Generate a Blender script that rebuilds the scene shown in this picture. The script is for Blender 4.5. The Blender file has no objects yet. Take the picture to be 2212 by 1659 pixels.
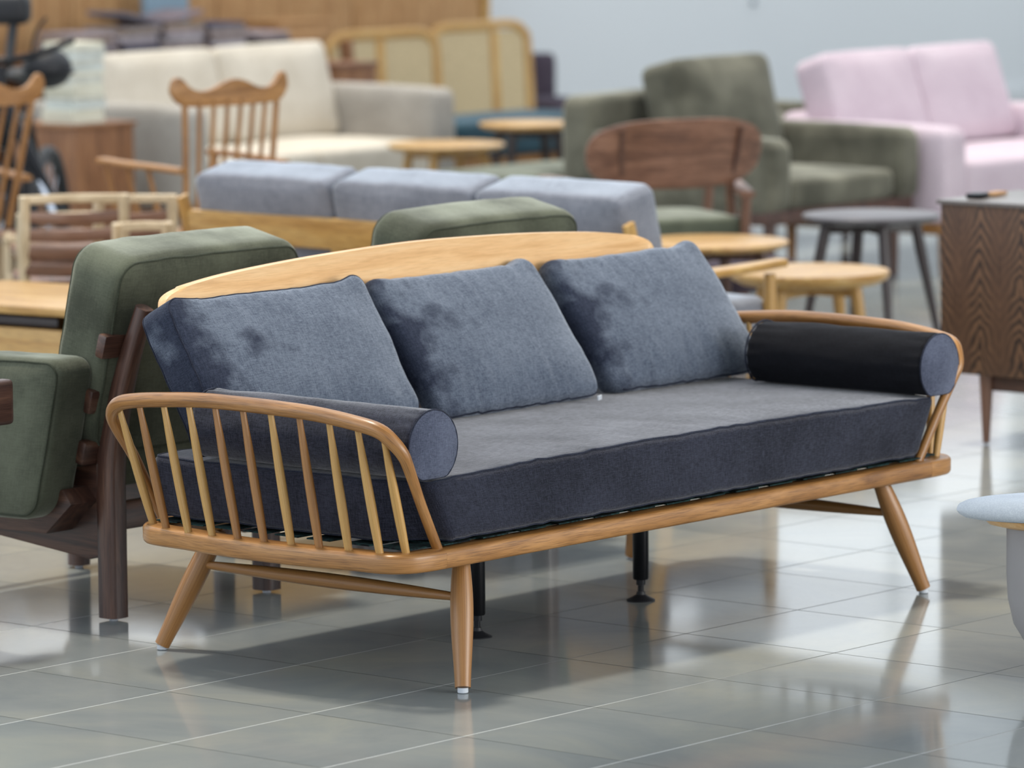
import bpy, bmesh, math, random
from math import sin, cos, pi, radians as R, sqrt
from mathutils import Vector as V, Matrix as M, noise as NZ
random.seed(7)
SC = bpy.context.scene
COL = SC.collection

# ------------------------------------------------------------------ camera
cam_d = bpy.data.cameras.new('camera'); cam = bpy.data.objects.new('camera', cam_d); COL.objects.link(cam)
fpx, yaw, pitch, roll = 10957.13, 0.869759, -0.1181726, -0.007963
fw = V((cos(pitch)*sin(yaw), cos(pitch)*cos(yaw), sin(pitch)))
rt = V((cos(yaw), -sin(yaw), 0)); up = rt.cross(fw)
r2 = cos(roll)*rt + sin(roll)*up; u2 = -sin(roll)*rt + cos(roll)*up
cam.matrix_world = M(((r2.x, u2.x, -fw.x, -8.65213), (r2.y, u2.y, -fw.y, -7.45696), (r2.z, u2.z, -fw.z, 2.065844), (0, 0, 0, 1)))
cam_d.sensor_width = 36; cam_d.lens = 36*fpx/2212; cam_d.clip_end = 200
cam_d.dof.use_dof = True; cam_d.dof.focus_distance = 11.75; cam_d.dof.aperture_fstop = 3.6
SC.camera = cam
# ------------------------------------------------------------------ light and exposure
SC.view_settings.view_transform = 'Standard'; SC.view_settings.look = 'None'
SC.view_settings.gamma = 1; SC.view_settings.use_curve_mapping = False
SC.view_settings.exposure = 0.0
w = bpy.data.worlds.new('daylight'); SC.world = w; w.use_nodes = True
bg = w.node_tree.nodes['Background']; bg.inputs[0].default_value = (0.86, 0.93, 1.0, 1); bg.inputs[1].default_value = 1.5
def lamp(name, kind, loc, target, energy, color, **kw):
    d = bpy.data.lights.new(name, kind); d.energy = energy; d.color = color
    for k, v in kw.items(): setattr(d, k, v)
    o = bpy.data.objects.new(name, d); COL.objects.link(o); o.location = loc
    o.rotation_euler = (V(target)-V(loc)).to_track_quat('-Z', 'Y').to_euler(); return o
lamp('skylight_sun', 'SUN', (0.4, 2.7, 10), (0, 0, 0), 2.5, (1.0, 0.91, 0.76), angle=R(6))
lamp('left_fill_light', 'AREA', (-7.5, 3.5, 3.0), (1.5, 0.5, 0.4), 70, (0.86, 0.93, 1.0), shape='RECTANGLE', size=5, size_y=2.6)  # unseen lamp, added as fill for the left arm and spindles

lamp('shopfront_window_daylight', 'AREA', (3.5, -9.5, 3.0), (1.5, 1.5, 0.5), 620, (1.0, 0.97, 0.92), shape='RECTANGLE', size=7, size_y=3)

# ------------------------------------------------------------------ materials
def lin(c):
    return tuple(((x/255)/12.92 if x/255 <= .04045 else ((x/255+.055)/1.055)**2.4) for x in c)
def nodes(name):
    m = bpy.data.materials.new(name); m.use_nodes = True; nt = m.node_tree
    return m, nt, nt.nodes['Principled BSDF']
def N(nt, t, **kw):
    n = nt.nodes.new(t)
    for k, v in kw.items():
        if k.startswith('i_'): n.inputs[k[2:].replace('_', ' ')].default_value = v
        else: setattr(n, k, v)
    return n
def ramp(nt, fac, stops):
    r = nt.nodes.new('ShaderNodeValToRGB'); e = r.color_ramp.elements
    e[0].position, e[0].color = stops[0][0], (*stops[0][1], 1)
    e[1].position, e[1].color = stops[-1][0], (*stops[-1][1], 1)
    for p, c in stops[1:-1]:
        x = e.new(p); x.color = (*c, 1)
    nt.links.new(fac, r.inputs[0]); return r.outputs[0]
def wood(name, dark, mid, light, rough=.38, coat=.25, ring=1.0, pore=.5):
    m, nt, b = nodes(name); L = nt.links.new
    at = N(nt, 'ShaderNodeAttribute', attribute_name='gr')
    mp = N(nt, 'ShaderNodeMapping'); mp.inputs['Scale'].default_value = (1.6, 16, 16); L(at.outputs['Vector'], mp.inputs[0])
    n1 = N(nt, 'ShaderNodeTexNoise'); n1.inputs['Scale'].default_value = 1.6; n1.inputs['Detail'].default_value = 5; n1.inputs['Distortion'].default_value = 1.2*ring
    L(mp.outputs[0], n1.inputs['Vector'])
    mp2 = N(nt, 'ShaderNodeMapping'); mp2.inputs['Scale'].default_value = (18, 560, 560); L(at.outputs['Vector'], mp2.inputs[0])
    n2 = N(nt, 'ShaderNodeTexNoise'); n2.inputs['Scale'].default_value = 1; n2.inputs['Detail'].default_value = 3; L(mp2.outputs[0], n2.inputs['Vector'])
    c1 = ramp(nt, n1.outputs['Fac'], [(.3, lin(dark)), (.5, lin(mid)), (.7, lin(light))])
    c2 = ramp(nt, n2.outputs['Fac'], [(.36, (pore, pore*.94, pore*.88)), (.52, (1, 1, 1))])
    mx = N(nt, 'ShaderNodeMix', data_type='RGBA', blend_type='MULTIPLY'); mx.inputs[0].default_value = .75
    L(c1, mx.inputs[6]); L(c2, mx.inputs[7]); L(mx.outputs[2], b.inputs['Base Color'])
    b.inputs['Roughness'].default_value = rough; b.inputs['Coat Weight'].default_value = coat; b.inputs['Coat Roughness'].default_value = .22
    bp = N(nt, 'ShaderNodeBump'); bp.inputs['Strength'].default_value = .12; bp.inputs['Distance'].default_value = .002
    L(n2.outputs['Fac'], bp.inputs['Height']); L(bp.outputs[0], b.inputs['Normal'])
    return m
def fabric(name, dark, light, sheen=.5, tint=(200, 215, 240), weave=1.0, blotch=.5, rough=.9, patches=None, scale=1.0):
    m, nt, b = nodes(name); L = nt.links.new
    at = N(nt, 'ShaderNodeAttribute', attribute_name='gr')
    def streak(s):
        mp = N(nt, 'ShaderNodeMapping'); mp.inputs['Scale'].default_value = s; L(at.outputs['Vector'], mp.inputs[0])
        n = N(nt, 'ShaderNodeTexNoise'); n.inputs['Scale'].default_value = 1; n.inputs['Detail'].default_value = 2; L(mp.outputs[0], n.inputs['Vector']); return n.outputs['Fac']
    k = scale
    a = streak((45*k, 430*k, 430*k)); c = streak((430*k, 430*k, 45*k)); d = streak((430*k, 45*k, 430*k))
    ad = N(nt, 'ShaderNodeMath', operation='ADD'); L(a, ad.inputs[0]); L(c, ad.inputs[1])
    ad2 = N(nt, 'ShaderNodeMath', operation='ADD'); L(ad.outputs[0], ad2.inputs[0]); L(d, ad2.inputs[1])
    dv = N(nt, 'ShaderNodeMath', operation='DIVIDE'); L(ad2.outputs[0], dv.inputs[0]); dv.inputs[1].default_value = 3
    ct = N(nt, 'ShaderNodeMath', operation='MULTIPLY_ADD'); L(dv.outputs[0], ct.inputs[0]); ct.inputs[1].default_value = 2.2; ct.inputs[2].default_value = -.6
    big = N(nt, 'ShaderNodeTexNoise'); big.inputs['Scale'].default_value = 5; big.inputs['Detail'].default_value = 4; L(at.outputs['Vector'], big.inputs['Vector'])
    mxf = N(nt, 'ShaderNodeMix', data_type='FLOAT'); mxf.inputs[0].default_value = blotch; L(ct.outputs[0], mxf.inputs[2]); L(big.outputs['Fac'], mxf.inputs[3])
    fac = mxf.outputs[0]
    col = ramp(nt, fac, [(.37, lin(dark)), (.63, lin(light))])
    shw = N(nt, 'ShaderNodeMath', operation='MULTIPLY_ADD'); L(fac, shw.inputs[0]); shw.inputs[1].default_value = sheen*2.2; shw.inputs[2].default_value = -sheen*.1; shw.use_clamp = True
    if patches:
        # crushed pile: darker brushed marks whose place is fixed on the cloth
        sep = N(nt, 'ShaderNodeSeparateXYZ'); L(at.outputs['Vector'], sep.inputs[0])
        pn = N(nt, 'ShaderNodeTexNoise'); pn.inputs['Scale'].default_value = 8; pn.inputs['Detail'].default_value = 5; pn.inputs['Distortion'].default_value = 0; L(at.outputs['Vector'], pn.inputs['Vector'])
        mr = N(nt, 'ShaderNodeMapRange'); mr.inputs['From Min'].default_value = patches[0]; mr.inputs['From Max'].default_value = patches[1]
        mr.inputs['To Min'].default_value = .22; mr.inputs['To Max'].default_value = -.22; L(sep.outputs['X'], mr.inputs[0])
        s = N(nt, 'ShaderNodeMath', operation='ADD'); L(pn.outputs['Fac'], s.inputs[0]); L(mr.outputs[0], s.inputs[1])
        msk = ramp(nt, s.outputs[0], [(.50, (1, 1, 1)), (.66, (.26, .27, .34))])
        mm = N(nt, 'ShaderNodeMix', data_type='RGBA', blend_type='MULTIPLY'); mm.inputs[0].default_value = 1; L(col, mm.inputs[6]); L(msk, mm.inputs[7]); col = mm.outputs[2]
        ms = N(nt, 'ShaderNodeMath', operation='MULTIPLY'); L(msk, ms.inputs[0]); L(shw.outputs[0], ms.inputs[1]); L(ms.outputs[0], b.inputs['Sheen Weight'])
    else:
        L(shw.outputs[0], b.inputs['Sheen Weight'])
    L(col, b.inputs['Base Color']); b.inputs['Roughness'].default_value = rough
    b.inputs['Sheen Roughness'].default_value = .45; b.inputs['Sheen Tint'].default_value = (*lin(tint), 1); b.inputs['Specular IOR Level'].default_value = .2
    bp = N(nt, 'ShaderNodeBump'); bp.inputs['Strength'].default_value = .35*weave; bp.inputs['Distance'].default_value = .0015
    L(dv.outputs[0], bp.inputs['Height']); L(bp.outputs[0], b.inputs['Normal'])
    return m
def plain(name, c, rough=.5, metal=0, spec=.5, var=.06, scale=6, emit=None):
    m, nt, b = nodes(name); L = nt.links.new
    tc = N(nt, 'ShaderNodeTexCoord'); n = N(nt, 'ShaderNodeTexNoise'); n.inputs['Scale'].default_value = scale; n.inputs['Detail'].default_value = 4
    L(tc.outputs['Object'], n.inputs['Vector']); c = lin(c)
    L(ramp(nt, n.outputs['Fac'], [(.3, tuple(x*(1-var) for x in c)), (.7, tuple(min(1, x*(1+var)) for x in c))]), b.inputs['Base Color'])
    b.inputs['Roughness'].default_value = rough; b.inputs['Metallic'].default_value = metal; b.inputs['Specular IOR Level'].default_value = spec
    if emit: b.inputs['Emission Color'].default_value = (*emit[0], 1); b.inputs['Emission Strength'].default_value = emit[1]
    return m
OAK = wood('honey_oak', (132, 88, 44), (164, 115, 62), (184, 134, 80))
OAKP = wood('pale_oak', (222, 170, 110), (238, 190, 132), (244, 202, 148), rough=.42, pore=.84)
OAKY = wood('yellow_oak', (176, 130, 66), (200, 156, 90), (214, 176, 112))
ASH = wood('pale_ash', (184, 160, 126), (210, 188, 154), (224, 206, 176), rough=.5, coat=.1)
WAL = wood('dark_walnut', (58, 36, 30), (82, 54, 44), (108, 76, 60), rough=.42)
WALM = wood('mid_walnut', (92, 62, 48), (126, 88, 68), (150, 110, 88), rough=.42)
BROWN = wood('brown_board', (110, 70, 40), (138, 92, 58), (156, 110, 72), rough=.5)
TAN = wood('tan_board', (170, 124, 78), (190, 146, 98), (202, 160, 112), rough=.55, coat=0)
BLACKW = wood('black_stained_wood', (34, 24, 26), (48, 36, 38), (62, 48, 48), rough=.4)
NAVY = fabric('slate_blue_velvet', (19, 21, 33), (45, 48, 64), sheen=.54, tint=(202, 203, 206), blotch=.35, scale=1.25)
NAVYD = fabric('slate_velvet_shaded', (12, 12, 17), (20, 21, 27), sheen=.06, tint=(200, 205, 222), blotch=.35)  # shaded copy of the slate velvet, shade put into the far bolster's colour
NAVYC = fabric('slate_blue_velvet_brushed', (70, 78, 94), (108, 117, 132), sheen=.6, tint=(200, 210, 224), patches=(-.37, .02), blotch=.3, scale=1.35)
NAVYB = fabric('slate_velvet_brushed', (58, 63, 80), (98, 104, 124), sheen=.5, tint=(205, 210, 228), blotch=.6, scale=1.35)
NAVYS = fabric('navy_seam', (22, 24, 36), (40, 44, 60), sheen=.2, blotch=.2)
GREEN = fabric('olive_green_velvet', (64, 67, 56), (97, 101, 85), sheen=.7, tint=(210, 212, 198), weave=.3, blotch=.8, scale=.7)
OLIVE = fabric('grey_olive_velvet', (75, 73, 63), (112, 109, 95), sheen=.6, tint=(212, 212, 198), weave=.3, blotch=.8, scale=.7)
GREENS = fabric('olive_seam', (54, 58, 46), (74, 78, 64), sheen=.1, weave=.2)
GREY = fabric('blue_grey_wool', (108, 110, 120), (138, 140, 150), sheen=1.0, tint=(220, 232, 245), weave=.6, blotch=.5, scale=.6)
CREAM = fabric('cream_linen', (196, 186, 170), (216, 207, 192), sheen=.15, tint=(240, 235, 225), weave=.6, scale=.6)
CREAMG = fabric('stone_grey_linen', (148, 142, 134), (172, 166, 158), sheen=.15, tint=(240, 235, 225), weave=.6, scale=.6)
PINK = fabric('pale_pink_wool', (196, 178, 188), (210, 194, 202), sheen=.25, tint=(240, 225, 240), weave=.5, scale=.6)
TEAL = fabric('teal_wool', (36, 60, 70), (56, 82, 92), sheen=.2, weave=.5)
PURPLE = fabric('dark_plum_wool', (62, 52, 62), (84, 74, 84), sheen=.1, weave=.5)
PALE = fabric('pale_blue_white_wool', (196, 203, 212), (218, 224, 230), sheen=.3, weave=.5)
BLK = plain('black_steel', (24, 25, 29), .32, .6)
RUB = plain('black_rubber', (26, 27, 32), .55)
CHR = plain('bright_metal', (200, 205, 215), .18, 1)
PAD = plain('white_plastic', (208, 214, 222), .4)
GREYP = plain('grey_painted_metal', (152, 149, 150), .4)
CANE = plain('woven_cane', (196, 176, 138), .7, var=.12, scale=60)
PAPER = plain('paper_edges', (196, 196, 186), .8, var=.18, scale=30)
SWA = [plain('swatch_cloth', c, .9, var=.15, scale=25) for c in ((128, 116, 122), (148, 136, 132), (108, 104, 114), (160, 146, 148), (72, 72, 92), (170, 166, 176), (138, 118, 100))]
BLUEB = plain('blue_grey_board', (124, 146, 162), .6)
# floor: large glazed concrete-look tiles with thin joints
def floor_mat():
    m, nt, b = nodes('glazed_tile_floor'); L = nt.links.new
    tc = N(nt, 'ShaderNodeTexCoord')
    mp = N(nt, 'ShaderNodeMapping'); mp.inputs['Location'].default_value = (1.29685, -1.45699, 0); L(tc.outputs['Object'], mp.inputs[0])
    vr = N(nt, 'ShaderNodeVectorRotate', rotation_type='Z_AXIS'); vr.inputs['Angle'].default_value = .00427; L(mp.outputs[0], vr.inputs[0])
    sc = N(nt, 'ShaderNodeVectorMath', operation='SCALE'); sc.inputs['Scale'].default_value = 1/.45; L(vr.outputs[0], sc.inputs[0])
    sp = N(nt, 'ShaderNodeSeparateXYZ'); L(sc.outputs[0], sp.inputs[0])
    ds = []
    for ax in 'XY':
        f = N(nt, 'ShaderNodeMath', operation='FRACT'); L(sp.outputs[ax], f.inputs[0])
        s = N(nt, 'ShaderNodeMath', operation='SUBTRACT'); L(f.outputs[0], s.inputs[0]); s.inputs[1].default_value = .5
        a = N(nt, 'ShaderNodeMath', operation='ABSOLUTE'); L(s.outputs[0], a.inputs[0]); ds.append(a.outputs[0])
    mx = N(nt, 'ShaderNodeMath', operation='MAXIMUM'); L(ds[0], mx.inputs[0]); L(ds[1], mx.inputs[1])
    g = N(nt, 'ShaderNodeMapRange'); g.inputs['From Min'].default_value = .4953; g.inputs['From Max'].default_value = .4972; L(mx.outputs[0], g.inputs[0])
    fl = N(nt, 'ShaderNodeVectorMath', operation='FLOOR'); L(sc.outputs[0], fl.inputs[0])
    wn = N(nt, 'ShaderNodeTexWhiteNoise', noise_dimensions='2D'); L(fl.outputs[0], wn.inputs['Vector'])
    n1 = N(nt, 'ShaderNodeTexNoise'); n1.inputs['Scale'].default_value = 1.7; n1.inputs['Detail'].default_value = 7; n1.inputs['Roughness'].default_value = .62; n1.inputs['Distortion'].default_value = .7
    of = N(nt, 'ShaderNodeVectorMath', operation='SCALE'); of.inputs['Scale'].default_value = .35; L(wn.outputs['Color'], of.inputs[0])
    ad = N(nt, 'ShaderNodeVectorMath', operation='ADD'); L(tc.outputs['Object'], ad.inputs[0]); L(of.outputs[0], ad.inputs[1]); L(ad.outputs[0], n1.inputs['Vector'])
    c = ramp(nt, n1.outputs['Fac'], [(.3, lin((124, 131, 134))), (.5, lin((138, 143, 143))), (.72, lin((153, 155, 148)))])
    # dark joint filler; edge reflections painted pale along the long joints at the left
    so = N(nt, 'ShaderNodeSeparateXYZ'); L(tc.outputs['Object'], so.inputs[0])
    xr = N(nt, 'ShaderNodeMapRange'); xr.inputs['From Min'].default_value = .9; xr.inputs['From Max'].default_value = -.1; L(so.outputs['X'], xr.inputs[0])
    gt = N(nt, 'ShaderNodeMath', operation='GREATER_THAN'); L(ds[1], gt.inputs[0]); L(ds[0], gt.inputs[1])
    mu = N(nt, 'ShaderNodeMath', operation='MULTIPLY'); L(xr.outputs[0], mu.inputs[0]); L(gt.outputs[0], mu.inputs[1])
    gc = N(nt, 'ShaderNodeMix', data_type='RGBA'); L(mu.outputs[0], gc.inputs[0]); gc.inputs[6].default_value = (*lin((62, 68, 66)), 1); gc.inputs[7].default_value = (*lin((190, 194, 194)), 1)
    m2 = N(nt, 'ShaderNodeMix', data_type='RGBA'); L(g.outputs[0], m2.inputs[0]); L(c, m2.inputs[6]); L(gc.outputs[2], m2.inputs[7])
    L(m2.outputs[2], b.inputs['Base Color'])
    rr = N(nt, 'ShaderNodeMapRange'); rr.inputs['To Min'].default_value = .06; rr.inputs['To Max'].default_value = .13; L(n1.outputs['Fac'], rr.inputs[0])
    m3 = N(nt, 'ShaderNodeMix', data_type='FLOAT'); L(g.outputs[0], m3.inputs[0]); L(rr.outputs[0], m3.inputs[2]); m3.inputs[3].default_value = .7; L(m3.outputs[0], b.inputs['Roughness'])
    b.inputs['IOR'].default_value = 1.35; b.inputs['Specular IOR Level'].default_value = .36
    bp = N(nt, 'ShaderNodeBump', invert=True); bp.inputs['Strength'].default_value = .4; bp.inputs['Distance'].default_value = .002; L(g.outputs[0], bp.inputs['Height'])
    L(bp.outputs[0], b.inputs['Normal'])
    return m
WALLM = plain('cool_white_wall_paint', (216, 219, 221), .8, var=.015, scale=.8)

# ------------------------------------------------------------------ mesh helpers
def obj(name, bm, mat, parent=None, smooth=True, gr=None, loc=None, rot=None):
    me = bpy.data.meshes.new(name); bmesh.ops.recalc_face_normals(bm, faces=bm.faces[:]) if bm.faces else None
    bm.to_mesh(me); lay = None
    n = len(me.vertices); at = me.attributes.new('gr', 'FLOAT_VECTOR', 'POINT')
    off = V((random.random()*7, random.random()*7, random.random()*7))
    gl = bm.verts.layers.float_vector.get('g')
    if gl is not None:
        for i, v in enumerate(bm.verts): at.data[i].vector = v[gl] + (V((0, 0, 0)) if gr == 'raw' else off)
    else:
        cs = [v.co for v in me.vertices]
        if gr in ('raw', 'fab'):
            for i, c in enumerate(cs): at.data[i].vector = c + (V((0, 0, 0)) if gr == 'raw' else off)
        else:
            ex = [max(c[k] for c in cs)-min(c[k] for c in cs) for k in range(3)] if gr is None else None
            o = sorted(range(3), key=lambda k: -ex[k]) if ex else {'x': (0, 1, 2), 'y': (1, 0, 2), 'z': (2, 0, 1)}[gr]
            for i, c in enumerate(cs): at.data[i].vector = V((c[o[0]], c[o[1]], c[o[2]])) + off
    bm.free()
    if smooth:
        me.shade_smooth()
        me.set_sharp_from_angle(angle=R(42))
    me.materials.append(mat)
    o = bpy.data.objects.new(name, me); COL.objects.link(o)
    if parent: o.parent = parent
    if loc: o.location = loc
    if rot: o.rotation_euler = rot
    return o
def thing(name, label, cat, loc=(0, 0, 0), rz=0, group=None):
    o = bpy.data.objects.new(name, None); COL.objects.link(o); o.empty_display_size = .1
    o.location = loc; o.rotation_euler = (0, 0, rz); return tag(o, label, cat, group)
def tag(o, label, cat, group=None):
    o['label'] = label; o['category'] = cat
    if group: o['group'] = group
    return o
def struct(o): o['kind'] = 'structure'; return o
def copy_tree(o, parent=None):
    c = o.copy(); COL.objects.link(c); c.parent = parent
    for ch in list(o.children): copy_tree(ch, c)
    return c
def box(bm, c, s, bev=0, rot=None, seg=2):
    t = bmesh.new(); bmesh.ops.create_cube(t, size=1)
    for v in t.verts: v.co = V((v.co.x*s[0], v.co.y*s[1], v.co.z*s[2]))
    if bev: bmesh.ops.bevel(t, geom=t.edges[:], offset=bev, segments=seg, affect='EDGES', profile=.6)
    m = M.Translation(V(c)) @ (rot.to_4x4() if rot else M.Identity(4))
    t.transform(m); merge(bm, t)
    return bm
def merge(bm, t):
    g1 = bm.verts.layers.float_vector.get('g'); g2 = t.verts.layers.float_vector.get('g')
    vm = {}
    for v in t.verts:
        n = bm.verts.new(v.co); vm[v] = n
        if g1 and g2: n[g1] = v[g2]
    for f in t.faces: bm.faces.new([vm[v] for v in f.verts])
    t.free()
def B(): return bmesh.new()
def smoothpath(pts, n=6, closed=False):
    P = [V(p) for p in pts]; out = []; L = len(P)
    rng = range(L if closed else L-1)
    for i in rng:
        p0 = P[(i-1) % L] if closed or i > 0 else P[0]*2-P[1]
        p1, p2 = P[i], P[(i+1) % L]
        p3 = P[(i+2) % L] if closed or i < L-2 else P[-1]*2-P[-2]
        for k in range(n):
            t = k/n
            out.append(.5*((2*p1)+(p2-p0)*t+(2*p0-5*p1+4*p2-p3)*t*t+(3*p1-p0-3*p2+p3)*t**3))
    if not closed: out.append(P[-1].copy())
    return out
def sweep(bm, path, section, closed=False, upv=None, scale=None, cap=True):
    """section: list of (a,b) offsets on side / up axes; scale: function of t in 0..1"""
    gl = bm.verts.layers.float_vector.get('g') or bm.verts.layers.float_vector.new('g')
    P = [V(p) for p in path]; n = len(P); rings = []; nrm = None; s = 0
    for i, p in enumerate(P):
        if closed: t = (P[(i+1) % n]-P[i-1]).normalized()
        else: t = (P[min(i+1, n-1)]-P[max(i-1, 0)]).normalized()
        if upv is not None: b = V(upv); side = t.cross(b).normalized(); b = side.cross(t).normalized()
        else:
            if nrm is None: nrm = (V((0, 0, 1)) if abs(t.z) < .9 else V((1, 0, 0)))
            nrm = (nrm-t*nrm.dot(t)).normalized(); b = nrm; side = t.cross(b)
        if i: s += (P[i]-P[i-1]).length
        k = scale(i/(n-1)) if scale else 1
        k = k if isinstance(k, tuple) else (k, k)
        ring = []
        for a, c in section:
            v = bm.verts.new(p+side*a*k[0]+b*c*k[1]); v[gl] = V((s, a, c)); ring.append(v)
        rings.append(ring)
    m = len(section)
    for i in range(n if closed else n-1):
        A, C = rings[i], rings[(i+1) % n]
        for j in range(m): bm.faces.new((A[j], A[(j+1) % m], C[(j+1) % m], C[j]))
    if cap and not closed:
        bm.faces.new(rings[0][::-1]); bm.faces.new(rings[-1])
    return bm
def circ(r, n=12, r2=None):
    r2 = r2 or r; return [(r*cos(2*pi*k/n), r2*sin(2*pi*k/n)) for k in range(n)]
def rrect(w, h, r, n=3):
    o = []
    for cx, cy, a in ((w/2-r, h/2-r, 0), (-w/2+r, h/2-r, 90), (-w/2+r, -h/2+r, 180), (w/2-r, -h/2+r, 270)):
        for k in range(n+1):
            t = R(a+90*k/n); o.append((cx+r*cos(t), cy+r*sin(t)))
    return o
def tube(bm, pts, r, n=12, sm=0, prof=None, closed=False, r2=None):
    p = smoothpath(pts, sm, closed) if sm else [V(x) for x in pts]
    return sweep(bm, p, circ(r, n, r2), closed=closed, scale=prof)
def turned(bm, a, b, prof, n=16, steps=14):
    """straight turned piece from a to b, prof(t) = radius"""
    a, b = V(a), V(b)
    return sweep(bm, [a.lerp(b, k/steps) for k in range(steps+1)], circ(1, n), scale=prof)
def lathe(bm, prof, c=(0, 0, 0), n=40):
    gl = bm.verts.layers.float_vector.get('g') or bm.verts.layers.float_vector.new('g')
    rings = []
    for r, z in prof:
        rg = []
        for k in range(n):
            co = V((c[0]+r*cos(2*pi*k/n), c[1]+r*sin(2*pi*k/n), c[2]+z)); v = bm.verts.new(co); v[gl] = co; rg.append(v)
        rings.append(rg)
    for A, C in zip(rings, rings[1:]):
        for j in range(n): bm.faces.new((A[j], A[(j+1) % n], C[(j+1) % n], C[j]))
    bm.faces.new(rings[0][::-1]); bm.faces.new(rings[-1]); return bm
def prism(bm, outline, y0, y1, bev=0, M4=None):
    """outline in XZ, extruded y0..y1"""
    t = bmesh.new(); vs = [t.verts.new((x, y0, z)) for x, z in outline]; f = t.faces.new(vs)
    e = bmesh.ops.extrude_face_region(t, geom=[f]); mv = [g for g in e['geom'] if isinstance(g, bmesh.types.BMVert)]
    for v in mv: v.co.y = y1
    if bev:
        ed = [x for x in t.edges if abs(x.verts[0].co.y-x.verts[1].co.y) < 1e-6]
        bmesh.ops.bevel(t, geom=ed, offset=bev, segments=2, affect='EDGES', profile=.6)
    if M4: t.transform(M4)
    merge(bm, t); return bm
def fbm(p, s=1): return NZ.noise(V(p)*s)+.5*NZ.noise(V(p)*s*2.1)
def cushion(W, H, T, Rc=.05, re=.025, puff=(.03, .02), bulge=.008, wr=0, seed=0, n=26, rings=14, deform=None, a0=0):
    """Upholstered block. x = width, z = height (0..H), y = thickness, front at -y. Returns bm, front seam path, back seam path."""
    bm = bmesh.new()
    def outline(ins):
        pts = []; rr = max(Rc-ins, .004); w, h = W-2*ins, H-2*ins; q = 7
        cs = ((w/2-rr, h/2-rr, 0), (-w/2+rr, h/2-rr, 90), (-w/2+rr, -h/2+rr, 180), (w/2-rr, -h/2+rr, 270))
        for k, (cx, cz, a) in enumerate(cs):
            for j in range(q+1):
                t = R(a+90*j/q); pts.append((cx+rr*cos(t), cz+rr*sin(t)))
            nx = cs[(k+1) % 4]; a2 = R(a+90)
            p, e = pts[-1], (nx[0]+rr*cos(a2), nx[1]+rr*sin(a2))
            for j in range(1, n): pts.append((p[0]+(e[0]-p[0])*j/n, p[1]+(e[1]-p[1])*j/n))
        return pts
    def put(x, z, y, side, amp):
        u, v = min(1, abs(x)/(W/2)), min(1, abs(z)/(H/2)); g = (1-u**2.6)*(1-v**2.6)
        yy = y
        if side: yy = y+side*(puff[0] if side < 0 else puff[1])*g**.8
        sx = bulge*(1-v*v)*(1 if x > 0 else -1)*u**6; sz = bulge*(1-u*u)*(1 if z > 0 else -1)*v**6
        c = V((x+sx, yy, z+sz+H/2))
        if wr:
            e = max(u, v)**2
            k = fbm((x*7+seed, z*7, seed*3.1), 1)*wr*(.15+.5*e)
            k += NZ.noise(V((x*34+seed, z*5, seed)))*wr*1.5*(v**1.8)*(1 if z < 0 else .45) + NZ.noise(V((x*5, z*30, seed+5)))*wr*.3*u**4
            c.y += -k if side <= 0 else k*.5
            c.z += NZ.noise(V((x*12+seed, 0, seed)))*wr*.5*v**4; c.x += NZ.noise(V((z*12+seed, 3, seed)))*wr*.5*u**4
        q_ = deform(c.copy()) if deform else c
        return (q_, V((x, z, y)))
    gl = bm.verts.layers.float_vector.new('g')
    loops = []
    def ring(ins, y, side): loops.append([put(x, z, y, side, 1) for x, z in outline(ins)])
    ri, yi = re*(1-sin(R(a0))), re*(1-cos(R(a0)))
    def scaled(s, y, side): loops.append([put(x*s, z*s, y, side, 1) for x, z in outline(ri)])
    for k in range(rings): scaled((k+.6)/(rings+.0), -T/2+yi, -1)
    seamF = None
    for k in range(4):
        a = R(a0+(90-a0)*k/3); ring(re*(1-sin(a)), -T/2+re*(1-cos(a)), 0)
        if k == 1: seamF = loops[-1]
    for k in (1, 2, 3): ring(0, -T/2+re+(T-2*re)*k/4, 0)
    for k in range(4):
        a = R((90-a0)*k/3); ring(re*(1-cos(a)), T/2-re*(1-sin(a)), 0)
        if k == 2: seamB = loops[-1]
    for k in reversed(range(rings)): scaled((k+.6)/(rings+.0), T/2-yi, 1)
    vl = []
    for lp in loops:
        vl.append([])
        for p, g_ in lp:
            v = bm.verts.new(p); v[gl] = g_; vl[-1].append(v)
    seamF = [p for p, _ in seamF]; seamB = [p for p, _ in seamB]
    for A, C in zip(vl, vl[1:]):
        m = len(A)
        for j in range(m): bm.faces.new((A[j], A[(j+1) % m], C[(j+1) % m], C[j]))
    for lp in (vl[0], vl[-1]):
        c = V((0, 0, 0))
        for v in lp: c += v.co
        cv = bm.verts.new(c/len(lp)); cv[gl] = lp[0][gl]
        for j in range(len(lp)): bm.faces.new((lp[j], lp[(j+1) % len(lp)], cv))
    return bm, seamF, seamB
def padded(name, size, mat, parent, M4=None, Rc=.04, re=.02, puff=(.012, .012), wr=.002, seam=None, n=10, rings=6, seed=1, bulge=.004, seams='F', loc=None):
    """cushion + optional piping children; size = (W,H,T)"""
    df = (lambda c: M4 @ c) if M4 is not None else None
    bm, sf, sb = cushion(*size, Rc=Rc, re=re, puff=puff, wr=wr, n=n, rings=rings, seed=seed, bulge=bulge, deform=df)
    o = obj(name, bm, mat, parent, gr='fab', loc=loc)
    if seam:
        for s in seams:
            obj('piping', tube(B(), (sf if s == 'F' else sb), .0032, 6, closed=True), seam, o)
    return o
FLAT = M.Rotation(R(-90), 4, 'X')   # lays a cushion down: front face up

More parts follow.
